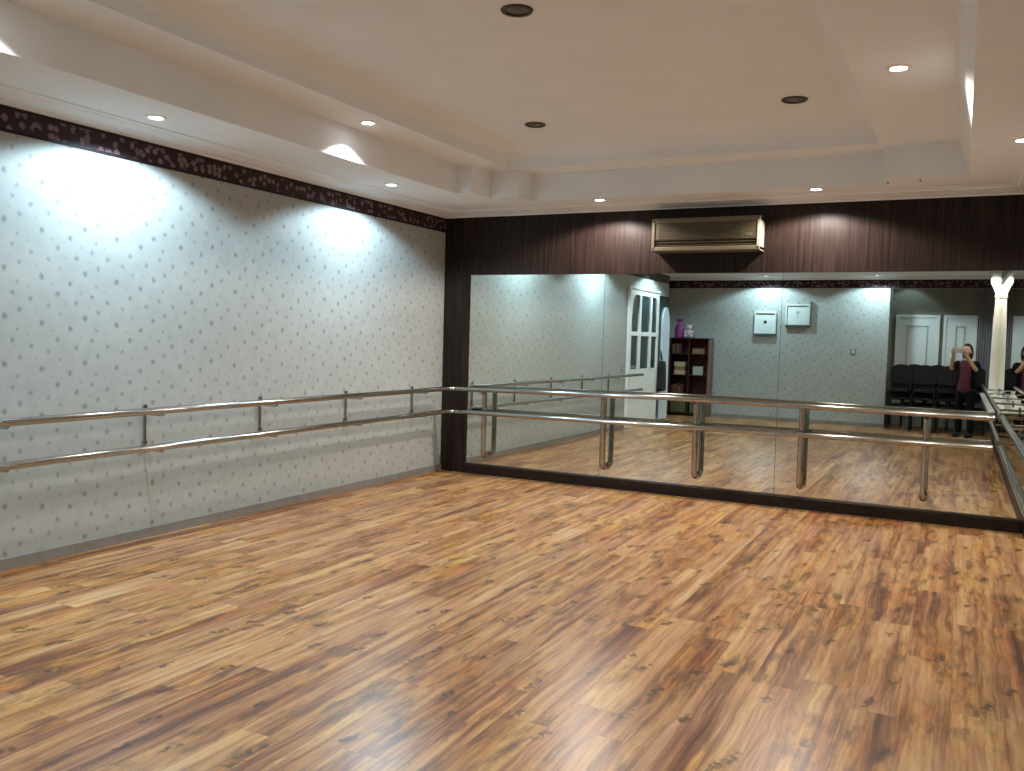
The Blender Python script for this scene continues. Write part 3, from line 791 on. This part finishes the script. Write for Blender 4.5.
for s in (-1, 1):
    e = MB().ball((s * .030, .1005, 1.452), .013, .009, .008, 12, 8).build('eye', M['eye'], per, True)
    MB().ball((s * .030, .1085, 1.452), .006, .003, .006, 10, 6).build('iris', M['hair'], e, True)
    MB().tube([(s * .014, .107, 1.472), (s * .032, .1055, 1.477), (s * .048, .095, 1.471)], [.002, .003, .0015], 6).build('eyebrow', M['hair'], per, True)
MB().tube([(-.022, .103, 1.392), (-.008, .110, 1.394), (.008, .110, 1.394), (.022, .103, 1.392)], [.002, .0055, .0055, .002], 8).build('mouth', M['lips'], per, True)
# hair: cap with shoulder length fall at the back
m = MB(); bm = m.bm
bmesh.ops.create_uvsphere(bm, u_segments=28, v_segments=18, radius=1)
for v in bm.verts:
    x, y, z = v.co
    front = y > .1
    X, Y, Z = x * .086, y * .103 - .004 + .012, z * .122 + 1.452
    if z < -.1 and y < .3:
        Z = 1.452 + z * .21; Y = y * .085 - .012; X = x * .088
    v.co = (X, Y, Z)
kill = [v for v in bm.verts if (v.co.y > .052 and v.co.z < 1.515) or v.co.z < 1.275 or (v.co.z < 1.36 and v.co.y > -.02 and abs(v.co.x) < .06)]
bmesh.ops.delete(bm, geom=kill, context='VERTS')
hr = m.build('hair', M['hair'], per, True)
sm = hr.modifiers.new('thick', 'SOLIDIFY'); sm.thickness = .008; sm.offset = -1
# clothing
tv = [(0, 0, .70), (0, 0, .98), (0, -.01, 1.13), (0, -.015, 1.235)]
tr = [(.168, .122), (.134, .10), (.146, .108), (.122, .09)]
te = [(0, 1), (1, 2), (2, 3)]
for s in (-1, 1):
    tv += [(s * .158, -.01, 1.248), (s * .202, .05, 1.125), (s * .204, .095, 1.125)]; tr += [.062, .053, .048]
    n = len(tv); te += [(3, n - 3), (n - 3, n - 2), (n - 2, n - 1)]
mesh_obj('top', [skin_mesh(tv[:4] + [(0, -.012, 1.285)] + [(s_ * .13, -.012, 1.262) for s_ in (-1, 1)], te[:3] + [(3, 4), (3, 5), (3, 6)], tr[:3] + [(.125, .094), (.075, .064), .052, .052], 0, 2)], M['maroon'], per)
tr2 = [(.190, .128), (.150, .108), (.160, .116), (.132, .098)] + [r_ + .004 for r_ in tr[4:]]
cme = skin_mesh(tv, te, tr2, 0, 2)
b_ = bmesh.new(); b_.from_mesh(cme)
bmesh.ops.delete(b_, geom=[f for f in b_.faces if f.calc_center_median().y > .0 and abs(f.calc_center_median().x) < .085], context='FACES')
b_.to_mesh(cme); b_.free()
mesh_obj('cardigan', [cme], M['cardigan'], per)
lv = [(0, 0, .86), (0, 0, .80)]; lr = [(.150, .108), (.152, .112)]; le = [(0, 1)]
for s in (-1, 1):
    n = len(lv); lv += [(s * .09, 0, .72), (s * .096, .01, .56), (s * .096, .015, .43), (s * .10, -.01, .27), (s * .10, -.02, .07)]
    lr += [(.094, .096), .078, .063, .060, .056]; le += [(1, n), (n, n + 1), (n + 1, n + 2), (n + 2, n + 3), (n + 3, n + 4)]
mesh_obj('trousers', [skin_mesh(lv, le, lr, 1, 2)], M['trouser'], per)
for s in (-1, 1):
    b_ = MB(); b_.ball((s * .105, .045, .035), .046, .125, .035, 18, 12)
    for v in b_.bm.verts:
        if v.co.z < .012: v.co.z = 0.0
        if v.co.y < -.02: v.co.z = v.co.z * 1.5 if v.co.z > .01 else v.co.z
    b_.build('shoe', M['blackcloth'], per, True)
t = thing('phone', 'grey smartphone held up sideways by the person taking the photo', 'phone', CAM - fwd * .020 - rgt * SHF, YAW)
MB().box(-.076, .076, -.008, 0, -.037, .037, .003).build('shell', M['phone'], t)
MB().box(-.072, .072, -.0088, -.0078, -.034, .034).build('screen', M['phonescreen'], t)

# ------------------------------------------------------------------ camera, world, view
cam = bpy.data.cameras.new('camera'); co_ = bpy.data.objects.new('camera', cam); C.objects.link(co_)
cam.sensor_fit = 'HORIZONTAL'; cam.sensor_width = 36; cam.lens = 879.624 / 1024 * 36; cam.clip_start = .02
pit, rol = .0540518, .0283488
fw = Vector((-math.sin(YAW) * math.cos(pit), math.cos(YAW) * math.cos(pit), -math.sin(pit)))
r = fw.cross(Vector((0, 0, 1))).normalized(); u = r.cross(fw)
r2 = r * math.cos(rol) + u * math.sin(rol); u2 = -r * math.sin(rol) + u * math.cos(rol)
mt = Matrix((r2, u2, -fw)).transposed().to_4x4(); mt.translation = CAM
co_.matrix_world = mt
SC.camera = co_
wd = bpy.data.worlds.new('world'); SC.world = wd; wd.use_nodes = True
wd.node_tree.nodes['Background'].inputs[0].default_value = (.02, .02, .02, 1)
SC.view_settings.view_transform = 'Standard'; SC.view_settings.look = 'None'
SC.view_settings.exposure = 0.80; SC.view_settings.gamma = 1.0; SC.view_settings.use_curve_mapping = False
try:
    cy = SC.cycles
    cy.use_denoising = True; cy.max_bounces = 10; cy.diffuse_bounces = 5; cy.glossy_bounces = 8
    cy.sample_clamp_indirect = 4.0; cy.blur_glossy = .5; cy.caustics_reflective = True; cy.caustics_refractive = False
except Exception: pass
